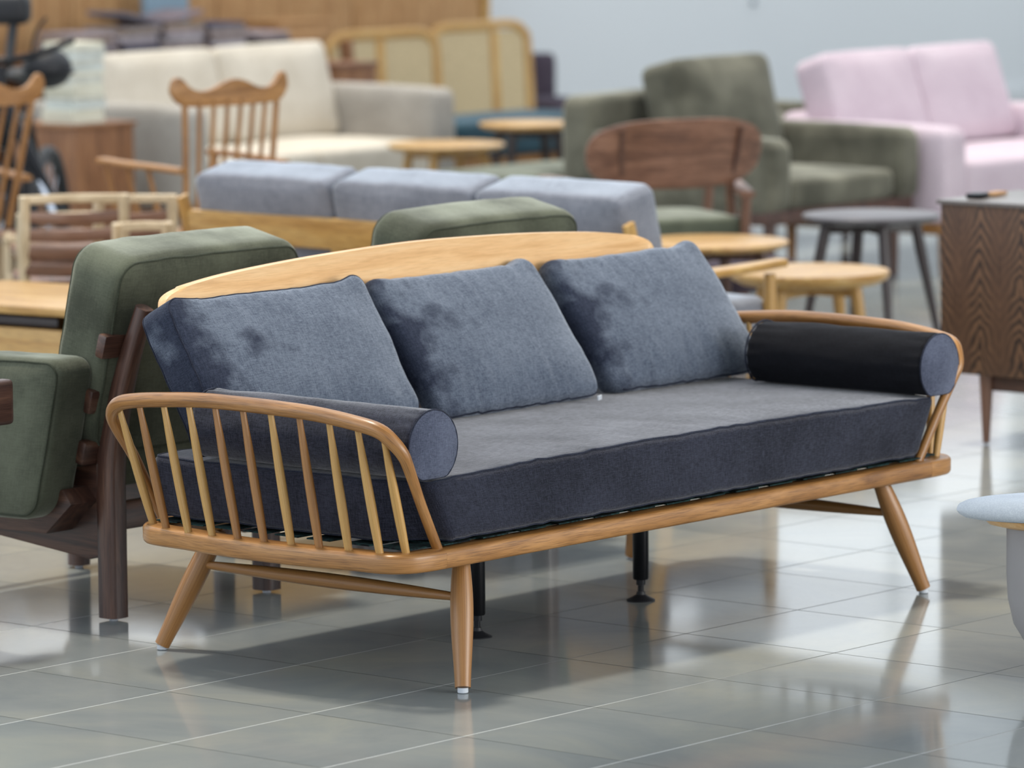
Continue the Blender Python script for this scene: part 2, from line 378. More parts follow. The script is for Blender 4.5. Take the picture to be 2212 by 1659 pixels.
# ------------------------------------------------------------------ the room
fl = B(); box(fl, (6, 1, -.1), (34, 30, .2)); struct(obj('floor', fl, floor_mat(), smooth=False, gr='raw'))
WY = 11.1
wb = B()
for x0, x1, z0, z1 in ((-6, 23, 0, 1.75), (-6, 23, 3.9, 5)): box(wb, ((x0+x1)/2, WY+.1, (z0+z1)/2), (x1-x0, .2, z1-z0))
wins = [(-4+3.3*k, -4+3.3*k+2.7) for k in range(8)]
edges = [-6]+[e for w_ in wins for e in w_]+[23]
for a, b_ in zip(edges[::2], edges[1::2]): box(wb, ((a+b_)/2, WY+.1, 2.825), (b_-a, .2, 2.15))
struct(obj('wall_back', wb, WALLM, smooth=False))
ce = B(); box(ce, (4.5, -6.9, 5.1), (37, 15.2, .2)); struct(obj('shade_ceiling', ce, WALLM, smooth=False))  # unseen part ceiling, added to shade the front floor and sofa front
wr_ = B(); box(wr_, (23.1, -1.5, 2.5), (.2, 25, 5)); struct(obj('wall_right', wr_, WALLM, smooth=False))
bb = B(); box(bb, (8.5, WY-.01, .05), (29, .02, .1), .003); struct(obj('baseboard_back', bb, WALLM))
WF = plain('white_window_frame', (215, 220, 222), .5)
GLS = bpy.data.materials.new('daylight_glass'); GLS.use_nodes = True
gb = GLS.node_tree.nodes['Principled BSDF']; gb.inputs['Base Color'].default_value = (.8, .9, 1, 1); gb.inputs['Roughness'].default_value = .1
gb.inputs['Emission Color'].default_value = (1, .97, .92, 1); gb.inputs['Emission Strength'].default_value = .85
for i, (a, b_) in enumerate(wins):
    g = B(); box(g, ((a+b_)/2, WY+.1, 2.825), (b_-a-.1, .02, 2.05)); gl_ = struct(obj('window_%d' % (i+1), g, GLS, smooth=False))
    f = B()
    for z in (1.775, 3.875): box(f, ((a+b_)/2, WY+.1, z), (b_-a, .08, .05))
    for x in (a+.025, (a+b_)/2, b_-.025): box(f, (x, WY+.1, 2.825), (.05, .08, 2.05))
    obj('window_frame', f, WF, gl_, smooth=False)

# ------------------------------------------------------------------ the main sofa
XC = .9025
S0 = (XC, .45, 0)
def T0(bm): bm.transform(M.Translation(-V(S0))); return bm
sofa = thing('spindle_arm_sofa', 'long honey oak sofa with spindle arms, arched back and splayed legs', 'sofa', S0)
def mir(p): return (2*XC-p[0], p[1], p[2])
def bowed(side):
    """plan path of an end rail with its two rounded corners (centre line)"""
    w2 = .032
    pts = [(-.045, .005+w2), (-.092, .006+w2), (-.134, .017+w2), (-.163, .085)]
    for k in range(1, 8):
        y = .085+.69*k/8; pts.append((-.222+w2+.36*(y-.43)**2-.003, y))
    pts += [(-.160, .79), (-.132, .838), (-.085, .86), (-.045, .863)]
    pts = [V((x, y, .3125)) for x, y in pts]
    if side: pts = [V(mir(p)) for p in pts]
    return smoothpath(pts, 4)
sec = rrect(.064, .045, .011)
for side in (0, 1): obj('end_rail', T0(sweep(B(), bowed(side), sec, upv=(0, 0, 1))), OAK, sofa)
for nm, y in (('front_rail', .037), ('back_rail', .863)):
    obj(nm, T0(sweep(B(), [(-.0448, y, .3125), (2*XC+.0448, y, .3125)], sec, upv=(0, 0, 1))), OAK, sofa)
def hoop_pt(p): return p
HOOP = [(-0.03, 0.043, 0.325), (-0.098, 0.033, 0.437), (-0.156, 0.021, 0.534), (-0.177, 0.02, 0.567), (-0.193, 0.034, 0.594), (-0.209, 0.061, 0.62), (-0.218, 0.124, 0.634), (-0.225, 0.235, 0.647), (-0.228, 0.353, 0.652), (-0.23, 0.473, 0.654), (-0.229, 0.597, 0.653), (-0.224, 0.728, 0.644), (-0.218, 0.81, 0.636), (-0.213, 0.867, 0.626), (-0.202, 0.9, 0.609), (-0.188, 0.919, 0.585), (-0.166, 0.922, 0.55), (-0.131, 0.912, 0.491), (-0.078, 0.913, 0.406), (-0.042, 0.9, 0.325)]
SB = [(-.144, .832), (-.176, .76), (-.190, .675), (-.197, .592), (-.199, .509), (-.197, .428), (-.192, .348), (-.186, .267), (-.178, .184), (-.168, .098), (-.128, .054)]
ST = [(-0.199, 0.886, 0.604), (-0.214, 0.808, 0.627), (-0.217, 0.726, 0.634), (-0.22, 0.642, 0.638), (-0.221, 0.557, 0.64), (-0.221, 0.469, 0.639), (-0.22, 0.383, 0.637), (-0.217, 0.297, 0.633), (-0.213, 0.209, 0.626), (-0.208, 0.127, 0.618), (-0.197, 0.058, 0.601)]
def hsc(t):
    e = min(t, 1-t)*2
    return .74+.34*min(1, max(0, (e-.12)/.35)) if e < .5 else 1.08
for side in (0, 1):
    f = mir if side else (lambda p: p)
    obj('arm_hoop', T0(sweep(B(), smoothpath([f(p) for p in HOOP], 4), circ(.0165, 14), upv=None, scale=hsc)), OAK, sofa)
    for (bx, by), tp in zip(SB, ST):
        a, b_ = f((bx, by, .325)), f(tp)
        obj('spindle', T0(turned(B(), a, b_, lambda t: .0070+.0042*sin(pi*min(1, .12+t*.95))**.8, 10, 10)), random.choice((OAKY, OAK, OAKY)), sofa)
# back: arched top panel between two bent stiles
def bk(x, z, dy=0): return (x, .80+.22*(z-.338)+dy, z)
top = [(-.030, .808), (-.031, .832), (-.018, .854), (.02, .869), (.084, .880), (.215, .894), (.426, .907), (.64, .915), (XC, .920)]
full = top+[(2*XC-x, z) for x, z in reversed(top[:-1])]
low = [(2*XC-.03, .775), (1.70, .782), (1.4, .795), (XC, .802), (.4, .795), (.10, .782), (.03, .775)]
pl = smoothpath([V((x, 0, z)) for x, z in full], 4)
ol = [(p.x, p.z) for p in pl]+[(p.x, p.z) for p in smoothpath([V((x, 0, z)) for x, z in low], 3)]
bmp = prism(B(), ol, -.0135, .0135, .007)
for v in bmp.verts: v.co = V((v.co.x, .80+.22*(v.co.z-.338)+v.co.y, v.co.z))
obj('top_panel', T0(bmp), OAKP, sofa)
for side in (0, 1):
    f = mir if side else (lambda p: p)
    obj('back_stile', T0(tube(B(), [f(bk(.13, .325)), f(bk(.085, .47)), f(bk(.040, .60)), f(bk(.006, .715)), f(bk(-.0145, .80)), f(bk(-.0135, .828)), f(bk(-.004, .842)), f(bk(.02, .848)), f(bk(.08, .850))], .0155, 12, 5, prof=lambda q: 1 if q < .70 else 1-.6*(q-.70)/.30)), OAKP, sofa)
for k in range(13):
    x = .22+k*(2*XC-.44)/12
    obj('back_spindle', T0(turned(B(), bk(x, .325), bk(x, .80), lambda t: .006+.004*sin(pi*t), 8, 8)), OAK, sofa)
# legs, feet, stretchers
def legr(t):   # t=0 foot
    return .0185+.0085*max(0, sin(pi*min(1, t/1.05)**1.25))**1.1 if t < .97 else .021
LEGS = {}
for nm, fx, tx, fy, ty in (('fl', 0, .085, 0, .075), ('fr', 2*XC, 2*XC-.085, 0, .075), ('bl', .002, .087, .955, .845), ('br', 2*XC, 2*XC-.085, .955, .845)):
    a, b_ = V((fx, fy, .012)), V((tx, ty, .292)); LEGS[nm] = (a, b_)
    lg = obj('leg', T0(turned(B(), a, b_, legr, 20, 18)), OAK, sofa)
    p = B(); lathe(p, [(.010, 0), (.0125, .002), (.0125, .013)], (fx, fy, 0), 16); obj('foot_pad', T0(p), PAD, lg)
for s, a, b_ in ((0, 'fl', 'bl'), (1, 'fr', 'br')):
    A = LEGS[a][0].lerp(LEGS[a][1], .70); C = LEGS[b_][0].lerp(LEGS[b_][1], .70)
    obj('stretcher', T0(turned(B(), A, C, lambda t: .0085+.009*sin(pi*t)**.9, 14, 16)), OAK, sofa)
# slats, webbing and the two steel support legs
for x in (.30, .62, 1.25, 1.55):
    b = B(); box(b, (x, .45, .298), (.055, .78, .014), .002); obj('slat', T0(b), OAK, sofa)
WEB = fabric('black_teal_webbing', (16, 20, 24), (34, 62, 62), sheen=0, blotch=.1, scale=.25)
for y in (.098, .205, .325, .425, .525, .625, .725, .81):
    b = B(); box(b, (XC, y, .3395), (2.06, .072 if y > .1 else .092, .003)); obj('webbing_strap', T0(b), WEB, sofa)
for k in range(14):
    b = B(); box(b, (.02+k*.136, .45, .342), (.09, .84, .003)); obj('webbing_strap', T0(b), WEB, sofa)
for x, y in ((1.275, .50), (.601, .47)):
    l = obj('support_leg', T0(lathe(B(), [(.019, .055), (.0205, .058), (.0205, .290)], (x, y, 0), 20)), BLK, sofa)
    obj('threaded_rod', T0(lathe(B(), [(.008, .018), (.008, .04), (.012, .041), (.012, .056)], (x, y, 0), 14)), BLK, l)
    obj('adjustable_foot', T0(lathe(B(), [(.036, 0), (.0365, .003), (.022, .010), (.012, .016), (.010, .024)], (x, y, 0), 28)), RUB, l)

# mattress
mt = thing('seat_mattress', 'long slate blue velvet seat cushion lying on the spindle arm sofa', 'cushion', (XC, .02, .350))
def mdef(c):   # c: x, y(thickness, front=-y), z(0..H)  -> lay down, front edge towards camera
    x, t, h = c; u = x/1.04; z = .0725-t
    if t > .03: z += .004*(1-u*u)
    s = min(1, max(0, -t/.07))
    z += (.018-.014*min(1, h/.6))*(1-u*u)*s
    y = h*.84/.84 + (0 if h > .2 else -.018*(1-u*u)*(1-h/.2))
    # the front corners are squeezed between the bent hoops, the sides widen behind them
    zz = z+.345
    hf = .915+.50*(zz-.338); hb = 1.018+.10*(zz-.36)
    k = min(1, max(0, (y-.05)/.09)); k = k*k*(3-2*k)
    x *= (hf+(hb-hf)*k)/1.03
    if t < 0: z -= .002*u**6
    return V((x, y, z))
bm, sf, sb = cushion(2.06, .84, .145, Rc=.03, re=.016, puff=(.004, .0), bulge=.004, wr=.003, seed=3, n=60, rings=16, deform=mdef)
o = obj('cushion_body', bm, NAVY, mt, gr='fab')
obj('piping', tube(B(), sf, .0026, 6, closed=True), NAVYS, o); obj('piping', tube(B(), sb, .0026, 6, closed=True), NAVYS, o)
# back cushions
def back_cushion(x0, W, sh, H, seed, label, tilt=29, yb=.685, zb=.499, T=.085, full=False):
    t = thing('back_cushion', label, 'cushion', (x0, yb, zb), 0, 'back cushions on the oak sofa')
    m4 = M.Rotation(R(-tilt), 4, 'X')
    def df(c):
        c = c.copy(); u = c.x/(W/2); v = c.z/H
        # floppy lower edge and eared top corners
        if v > .75: c.z += .016*max(0, (abs(u)-.72)/.28)**1.5*(v-.75)/.25 - .006*(1-u*u)
        c.z += .012*max(0, (u-.7)/.3)*max(0, (v-.6)/.4)
        c.x += sh*(.5-v)*.4
        q = m4 @ c
        if q.z < .005:
            d = .005-q.z; q.z = .005-d*.05; q.y -= d*.15
        return q
    bm, sf, sb = cushion(W, H, T, Rc=.045, re=.022 if full else .038, puff=(.042, .03), bulge=.004, a0=50, wr=.009, seed=seed, n=40, rings=18, deform=df)
    o = obj('cushion_body', bm, NAVYC, t, gr='raw')
    if full:
        obj('piping', tube(B(), sf, .0024, 6, closed=True), NAVYS, o); obj('piping', tube(B(), sb, .0024, 6, closed=True), NAVYS, o)
    else:
        obj('piping', tube(B(), sorted([p for p in sf if p.z < .10 and abs(p.x-sh*.2) < W/2-.025], key=lambda p: p.x), .0026, 6), NAVYS, o)
    lip = sorted([p for p in sf if p.z < .072 and abs(p.x-sh*.2) < W/2-.03], key=lambda p: p.x)
    lip = [V((p.x, p.y+.011+.004*NZ.noise(V((p.x*14, seed, 0))), .030+.004*NZ.noise(V((p.x*11, seed, 2))))) for p in lip[::3]]
    obj('bottom_flange', sweep(B(), lip, circ(.007, 8, .0045), upv=(0, 0, 1)), NAVYB, o)
    return t
c1 = back_cushion(.278, .70, .06, .377, 11, 'leftmost slate velvet back cushion, beside the near bolster', tilt=28, yb=.712, T=.12, full=True)
c2 = back_cushion(.99, .63, .18, .387, 23, 'middle slate velvet back cushion with a small white tag at its corner')
c3 = back_cushion(1.67, .63, .16, .382, 37, 'rightmost slate velvet back cushion, touching the far shaded bolster')
b = B(); box(b, (0, 0, 0), (.026, .004, .012), .001, M.Rotation(R(20), 3, 'Z')); obj('care_tag', b, PAD, c2, loc=(.235, -.095, .018))
# bolsters
def bolster(x, y0, y1, label, seed, body, capm):
    t = thing('bolster_cushion', label, 'cushion', (x, (y0+y1)/2, .490), 0, 'round bolsters on the oak sofa')
    L = (y1-y0); r = .084; n = 56; K = 60; bm = B(); gl = bm.verts.layers.float_vector.new('g'); rings = []
    prof = [(0.001, -L/2-.012)]+[(r*q, -L/2-.012*(1-q*q)) for q in (.25, .5, .7, .85, .95)]
    prof += [(r*.99, -L/2+.002), (r, -L/2+.012)]+[(r*(1.0+.02*sin(pi*k/K)), -L/2+.012+(L-.024)*k/K) for k in range(1, K)]+[(r, L/2-.012), (r*.98, L/2-.003)]
    prof += [(r*q, L/2+.012*(1-q*q)) for q in (.9, .7, .4, .1)]
    for rr, y in prof:
        rg = []
        for k in range(n):
            a = 2*pi*k/n; e = max(0, 1-(abs(abs(y)-L/2))/.07)
            d = .0022*e*sin(a*17+seed)*min(1, rr/r)+fbm((cos(a)*2+seed, sin(a)*2, y*6), 1)*.0035*(rr/r)
            q = (rr+d)*cos(a), (rr+d)*sin(a)
            z = q[1]+r
            if z < .013: z = .013-(.013-z)*.1
            v = bm.verts.new((q[0], y, z)); v[gl] = V((a*r, q[0]*.2, y)); rg.append(v)
        rings.append(rg)
    for A, C in zip(rings, rings[1:]):
        for j in range(n): bm.faces.new((A[j], A[(j+1) % n], C[(j+1) % n], C[j]))
    bm.faces.new(rings[0]); bm.faces.new(rings[-1])
    me_cap = bmesh.new(); lay = me_cap.verts.layers.float_vector.new('g')
    o = obj('bolster_body', bm, body, t)
    cr = []
    for q in (.992, .95, .85, .7, .5, .25, .02):
        cr.append([])
        for k in range(n):
            a = 2*pi*k/n; co = V((r*q*cos(a), -L/2-.0022-.0115*(1-q*q)-.0003*sin(a*17)*q, max(.012, r+r*q*sin(a)))); v = me_cap.verts.new(co); v[lay] = co*1.0; cr[-1].append(v)
    for A, C in zip(cr, cr[1:]):
        for j in range(n): me_cap.faces.new((A[j], A[(j+1) % n], C[(j+1) % n], C[j]))
    me_cap.faces.new(cr[-1])
    cp = obj('end_cap', me_cap, capm, o); cp['label'] = 'lighter brushed velvet end cap'
    for s in (-1, 1):
        obj('piping', tube(B(), [(r*cos(2*pi*k/40), s*(L/2+.001), max(.012, r+r*sin(2*pi*k/40))) for k in range(40)], .0024, 6, closed=True), NAVYS, o)
bolster(-.076, .018, .70, 'slate bolster lying along the near left spindle arm', 2, NAVY, NAVYB)
bolster(2*XC+.084, .012, .57, 'slate bolster coloured as in shade, lying along the far right spindle arm', 5, NAVYD, NAVYB)

# ------------------------------------------------------------------ green armchairs back to back with the sofa
def seat_leg(bm, a, b_, r0, r1): return turned(bm, a, b_, lambda t: r0+(r1-r0)*t, 12, 6)
def green_chair(x, y, labels, group):
    t = thing('walnut_armchair', labels[0], 'armchair', (x, y, 0), 0, group)
    W = .56
    for sx in (-W/2, W/2):
        ft = B(); sweep(ft, smoothpath([(sx, 0, .008), (sx, 0, .22), (sx, -.004, .42), (sx, -.05, .60), (sx, -.125, .79)], 5), rrect(.066, .062, .02), upv=(1, 0, 0), scale=lambda q: 1 if q < .5 else 1-.38*(q-.5)/.5)
        p = obj('back_post', ft, WAL, t)
        obj('foot_pad', lathe(B(), [(.011, 0), (.012, .009)], (sx, 0, 0), 12), PAD, p)
        fl_ = B(); turned(fl_, (sx, .68, .008), (sx, .68, .30), lambda q: .030, 14, 4)
        p = obj('front_leg', fl_, WAL, t)
        obj('foot_pad', lathe(B(), [(.011, 0), (.012, .009)], (sx, .68, 0), 12), PAD, p)
        sr = prism(B(), [(0, .17), (.06, .15), (.72, .215), (.74, .25), (.72, .27), (.35, .30), (.20, .36), (0, .40)], -.022, .022, .006, M.Translation((sx, 0, 0)) @ M.Rotation(R(90), 4, 'Z'))
        obj('side_rail', sr, WAL, t)
        ar = prism(B(), [(.12, .22), (.74, .205), (.76, .23), (.40, .268), (.27, .325), (.06, .335), (.03, .30)], -.05, .05, .006, M.Translation((sx*1.22, 0, 0)) @ M.Rotation(R(90), 4, 'Z'))
        obj('arm_rail', ar, WAL, t)
        m4 = M(((0, 1, 0, 0), (-1, 0, 0, 0), (0, 0, 1, 0), (0, 0, 0, 1)))
        # padded arm: local x -> -y ; slanted ends
        def ad(c, sx=sx):
            xx, yy, zz = c; h = zz/.40
            return V((sx*1.25+(1 if sx > 0 else -1)*.045-yy*(1 if sx > 0 else -1), -xx+.28+.10*(1-h) , .262+zz+.012*sin(xx*3)*h))
        bm, sf, sb = cushion(.58, .395, .125, Rc=.05, re=.02, puff=(.012, .01), wr=.004, n=12, rings=7, seed=x+sx, bulge=.006, deform=ad)
        o = obj('padded_arm', bm, GREEN, t, gr='fab')
        obj('piping', tube(B(), sf, .003, 6, closed=True), GREENS, o)
    for z, yy in ((.695, -.055), (.555, -.005), (.425, .022)):
        b = B(); box(b, (0, yy+.012, z), (W+.15, .03, .062), .009, M.Rotation(R(16), 3, 'X')); obj('back_slat', b, WAL, t)
    b = B(); box(b, (0, .66, .245), (W, .03, .06), .005); obj('front_rail', b, WAL, t)
    b = B(); box(b, (0, 0, .26), (W, .03, .07), .005); obj('back_rail', b, WAL, t)
    sc = thing('seat_cushion', labels[1], 'cushion', (x, y+.03, .30), 0, 'green armchair seat cushions')
    m4 = M.Rotation(R(4), 4, 'X') @ M.Translation((0, 0, .09)) @ FLAT
    padded('cushion_body', (.56, .62, .13), GREEN, sc, m4 , seam=GREENS, n=10, puff=(.02, .0))
    bc = thing('back_cushion', labels[2], 'cushion', (x, y+.098, .43), 0, 'green armchair back cushions')
    m4 = M.Rotation(R(13), 4, 'X')
    bm, sf, sb = cushion(.665, .51, .17, Rc=.065, re=.026, puff=(.01, .015), wr=.006, n=16, rings=10, seed=x*3+2, bulge=.008, deform=lambda c: m4 @ c)
    o = obj('cushion_body', bm, GREEN, bc, gr='fab'); 
    for s in (sf, sb): obj('piping', tube(B(), s, .003, 6, closed=True), GREENS, o)
    return t
g1 = green_chair(.52, 1.353, ('dark walnut armchair with olive padded arms, its slatted back towards the oak sofa', 'olive seat cushion low in the left walnut armchair', 'olive velvet back cushion rising behind the left end of the oak sofa'), 'walnut armchairs behind the oak sofa')
g2 = green_chair(1.64, 1.353, ('dark walnut armchair hidden mostly behind the middle of the oak sofa', 'olive seat cushion hidden in the middle walnut armchair', 'olive back cushion peeping above the middle of the arched oak back'), 'walnut armchairs behind the oak sofa')

# ------------------------------------------------------------------ block sofas facing the camera side (-Y)
def block_sofa(name, label, cat, X0, X1, Y0, D, zs, mats, nc, armw=.15, over=None, group=None, leg=WALM, bcx=0, bdx=0, bdy=0, wide=False, lean=14, bt=.15):
    """zs = (leg height, seat top, arm top, back panel top, cushion top)"""
    fab, arm, seam = mats; W = X1-X0; zl, zseat, za, zb, zc = zs
    t = thing(name, label, cat, (X0, Y0, 0), 0, group)
    fr = B(); box(fr, (W/2, D/2, zl+.03), (W-.04, D-.06, .06), .008); obj('base_rail', fr, leg, t)
    for lx in (.09, W-.09):
        for ly in (.08, D-.1): obj('leg', seat_leg(B(), (lx, ly, 0), (lx, ly, zl+.02), .018, .026), leg, t)
    for ax in (armw/2, W-armw/2):
        bm, sf, sb = cushion(D-.02, za-zl-.05, armw, Rc=.05, re=.03, puff=(.01, .01), wr=.004, n=8, rings=5, seed=ax, deform=lambda c, ax=ax: V((ax+c.y, D/2+c.x, zl+.05+c.z)))
        obj('arm', bm, arm, t, gr='fab')
    bm, sf, sb = cushion(W if wide else W-2*armw+.04, zb-zl-.05, .16, Rc=.05, re=.03, puff=(0, .01), wr=.004, n=8, rings=5, deform=lambda c: V((W/2+c.x, D-.08+c.y, zl+.05+c.z)))
    obj('back_panel', bm, arm, t, gr='fab')
    iw = W-2*armw; cw = iw/nc
    for k in range(nc):
        cx = armw+cw*(k+.5)
        th = zseat-zl-.06
        m4 = M.Translation((cx, .02, zl+.06+th/2)) @ FLAT
        padded('seat_cushion', (cw-.006, D-.32, th), fab, t, m4, Rc=.04, re=.03, puff=(.02, .0), n=8, rings=5, wr=.004, seed=k)
        m4 = M.Translation((cx+bdx, D-.27+bdy, zseat)) @ M.Rotation(R(-lean), 4, 'X')
        padded('back_cushion', (cw-.008-bcx, (zc-zseat)/cos(R(14)), bt), fab, t, m4, Rc=.05, re=.03, puff=(.025, .01), n=8, rings=5, wr=.005, seed=k+7)
    return t
block_sofa('upholstered_sofa', 'cream two seat sofa with stone grey arms in front of the swatch books', 'sofa', 7.56, 9.40, 8.1, 1.05, (.14, .40, .64, .66, .84), (CREAM, CREAMG, None), 2, .16, leg=BROWN, bdy=-.13)
block_sofa('upholstered_sofa', 'pale pink sofa with two tall back cushions at the far right', 'sofa', 8.70, 10.32, 4.8, .98, (.16, .46, .61, .64, .885), (PINK, PINK, None), 2, .16, leg=OAK, lean=19, bt=.18)
block_sofa('upholstered_armchair', 'olive velvet armchair with broad arms between the pink sofa and the walnut chair', 'armchair', 7.62, 8.66, 4.9, 1.1, (.27, .45, .62, .765, .90), (OLIVE, OLIVE, None), 1, .15, leg=WAL, bt=.20, bcx=.08, bdx=.04, bdy=-.16, wide=True)
block_sofa('upholstered_armchair', 'olive armchair half hidden behind the pink sofa', 'armchair', 9.22, 9.95, 6.1, .8, (.2, .42, .6, .74, .78), (OLIVE, OLIVE, None), 1, .15, leg=WAL)

# olive bench seat, teal bench, plum box
def bench(name, label, cat, c, size, fab, leg, zt):
    t = thing(name, label, cat, (c[0], c[1], 0))
    m4 = M.Translation((0, -size[1]/2, zt-size[2]/2-.01)) @ FLAT
    padded('seat', size, fab, t, m4, Rc=.05, re=.03, puff=(.012, 0), n=8, rings=5)
    b = B(); box(b, (0, 0, zt-size[2]-.04), (size[0]-.04, size[1]-.04, .05), .006); obj('frame', b, leg, t)
    for sx in (-1, 1):
        for sy in (-1, 1):
            x, y = sx*(size[0]/2-.06), sy*(size[1]/2-.06); obj('leg', seat_leg(B(), (x, y, 0), (x, y, zt-size[2]-.03), .016, .022), leg, t)
bench('upholstered_bench', 'low olive bench seat in front of the round oak tables', 'bench', (8.3, 6.72), (.95, .5, .12), GREEN, WAL, .40)
bench('upholstered_bench', 'teal upholstered bench behind the round side tables', 'bench', (10.85, 9.1), (1.1, .5, .18), TEAL, OAK, .40)
bench('upholstered_bench', 'low pink bench beyond the far round table', 'bench', (11.6, 8.6), (.9, .5, .12), PINK, OAK, .36)
t = thing('easy_chair', 'small dark plum chair by the rear wall', 'chair', (12.82, 10.45, 0))
padded('seat', (.4, .5, .14), PURPLE, t, M.Translation((0, -.3, .26)) @ FLAT, n=6)
padded('backrest', (.26, .32, .10), PURPLE, t, M.Translation((.08, .1, .25)), n=6)
for sx in (-.16, .16):
    for y in (-.25, .15): obj('leg', seat_leg(B(), (sx, y, 0), (sx, y, .2), .014, .018), BLACKW, t)

# ------------------------------------------------------------------ grey three seat sofa seen from behind (faces +X)
gs = thing('oak_frame_sofa', 'yellow oak framed sofa seen from behind with three blue grey back cushions', 'sofa', (3.30, 3.06, 0))
LY = 1.84
b = B(); box(b, (-.02, 0, .642), (.028, LY, .10), .006, M.Rotation(R(-10), 3, 'Y')); obj('back_rail', b, OAKY, gs)
b = B(); box(b, (.07, 0, .45), (.028, LY, .07), .006); obj('back_rail', b, OAKY, gs)
for yy in (-.28, .28):
    b = B(); box(b, (.0, yy, .55), (.022, .05, .2), .005, M.Rotation(R(-14), 3, 'Y')); obj('back_slat', b, OAKY, gs)
for sy in (-1, 1):
    y = sy*(LY/2+.012)
    b = B(); sweep(b, smoothpath([(.16, y, .0), (.12, y, .25), (.06, y, .48), (-.02, y, .66), (-.045, y, .735)], 5), rrect(.06, .028, .009), upv=(0, 1, 0), scale=lambda q: 1-.25*q); obj('back_post', b, OAKY, gs)
    b = B(); turned(b, (.66, y, 0), (.66, y, .53), lambda t: .018+.008*sin(pi*t), 12, 8); obj('front_leg', b, OAKY, gs)
    b = B(); sweep(b, smoothpath([(-.01, y, .535), (.2, y-.005*sy, .55), (.5, y, .555), (.72, y, .56)], 5), rrect(.075, .026, .010), upv=(0, 0, 1), scale=lambda q: (.7+.4*sin(pi*min(1, q*1.1)), 1)); obj('armrest', b, OAKY, gs)
    b = B(); box(b, (.40, y, .30), (.56, .028, .07), .006); obj('side_rail', b, OAKY, gs)
b = B(); box(b, (.64, 0, .30), (.028, LY, .07), .006); obj('front_rail', b, OAKY, gs)
for k, lab in ((1, 'leftmost blue grey back cushion of the yellow oak sofa'), (0, 'middle blue grey back cushion of the yellow oak sofa, darker on top'), (-1, 'rightmost blue grey back cushion of the yellow oak sofa, with a pale lit end')):
    bc = thing('back_cushion', lab, 'cushion', (3.44, 3.06+k*.60, .44), R(90), 'blue grey back cushions')
    m4 = M.Rotation(R(-14), 4, 'X')
    padded('cushion_body', (.588, .40, .17), GREY, bc, m4, Rc=.035, re=.018, puff=(.02, .02), n=12, rings=7, wr=.006, seed=k+4)
    s = thing('seat_cushion', {1: 'leftmost', 0: 'middle', -1: 'rightmost'}[k]+' blue grey seat cushion of the yellow oak sofa', 'cushion', (3.38, 3.04+k*.60, .335), R(90), 'blue grey seat cushions')
    padded('cushion_body', (.588, .58, .12), GREY, s, M.Translation((0, -.60, .063)) @ FLAT, Rc=.04, re=.03, n=10, rings=5)

# ------------------------------------------------------------------ round tables
def table(label, c, r, h, mat, legm, th=.028, legs=4, splay=.06, a0=.4, inset=.66, group=None, topm=None):
    t = thing('round_table', label, 'table', (c[0], c[1], 0), 0, group)
    lathe_p = [(r*.86, h-th), (r*.97, h-th*.62), (r, h-th*.3), (r*.996, h-th*.08), (r*.985, h)]
    obj('table_top', lathe(B(), lathe_p, n=64), topm or mat, t, gr='raw')
    for k in range(legs):
        a = a0+2*pi*k/legs
        A = (r*inset*cos(a), r*inset*sin(a), h-th); C = ((r*inset+splay)*cos(a), (r*inset+splay)*sin(a), 0)
        obj('leg', turned(B(), C, A, lambda q: .011+.010*min(1, q*1.3), 12, 8), legm, t)
    ap = B()
    for k in range(2):
        box(ap, (0, 0, h-th-.02), (r*inset*2, .022, .04), .003, M.Rotation(a0+k*pi/2, 3, 'Z'))
    obj('cross_rail', ap, legm, t)
    return t
BT = plain('dark_grey_table_top', (86, 82, 86), .35, spec=.6)
table('low round oak table beside the yellow oak armrest', (5.2, 2.9), .275, .40, OAKY, OAKY, th=.045, a0=.1)
table('round honey oak table in front of the curved walnut chair', (5.45, 3.52), .275, .45, OAKY, WAL, th=.028)
table('round dark grey topped table with black legs left of the sideboard', (6.2, 3.37), .25, .50, BLACKW, BLACKW, topm=BT, a0=.9, splay=.10)
table('round oak table before the cream sofa', (8.6, 7.48), .265, .45, OAKY, OAKY)
table('far round oak table with dark legs beside the teal bench', (9.32, 7.6), .23, .50, OAKY, BLACKW, a0=.2)

# small stool pieces under the tables
t = thing('footstool', 'small dark brown footstool under the round tables', 'stool', (5.93, 3.80, 0))
padded('seat', (.35, .35, .1), PURPLE, t, M.Translation((0, -.175, .28)) @ FLAT, n=6)
for sx in (-.13, .13):
    for y in (-.13, .13): obj('leg', seat_leg(B(), (sx, y, 0), (sx, y, .24), .013, .016), WALM, t)

# ------------------------------------------------------------------ walnut lounge chair with oval back (faces +Y)
wc = thing('lounge_chair', 'walnut lounge chair with a broad curved oval back seen from behind', 'chair', (6.10, 4.17, 0), R(-28))
bm = B(); gl = bm.verts.layers.float_vector.new('g')
NX, NZ_ = 36, 14
def oval(s, q):   # s angle, q radius 0..1
    a, hh = .355, .125
    x = a*(abs(cos(s))**.66)*(1 if cos(s) > 0 else -1)*q; z = hh*(abs(sin(s))**.74)*(1 if sin(s) > 0 else -1)*q
    if z < 0: z *= 1.12*(1-.0*abs(x))
    return x, z
for side in (0, 1):
    rings = []
    for q in (.02, .3, .6, .85, .97, 1.0):
        rg = []
        for k in range(48):
            x, z = oval(2*pi*k/48, q)
            y = .62*x*x-.012*z + (.009 if side else -.009)*(1 if q < 1 else .55)
            v = bm.verts.new((x, y-.02+z*-.22, z+.70)); v[gl] = V((x, z, y)); rg.append(v)
        rings.append(rg)
    for A, C in zip(rings, rings[1:]):
        for j in range(48): bm.faces.new((A[j], A[(j+1) % 48], C[(j+1) % 48], C[j]))
    bm.faces.new(rings[0])
    if side == 0: last = rings[-1]
    else:
        for j in range(48): bm.faces.new((last[j], last[(j+1) % 48], rings[-1][(j+1) % 48], rings[-1][j]))
back = obj('backrest', bm, WALM, wc)
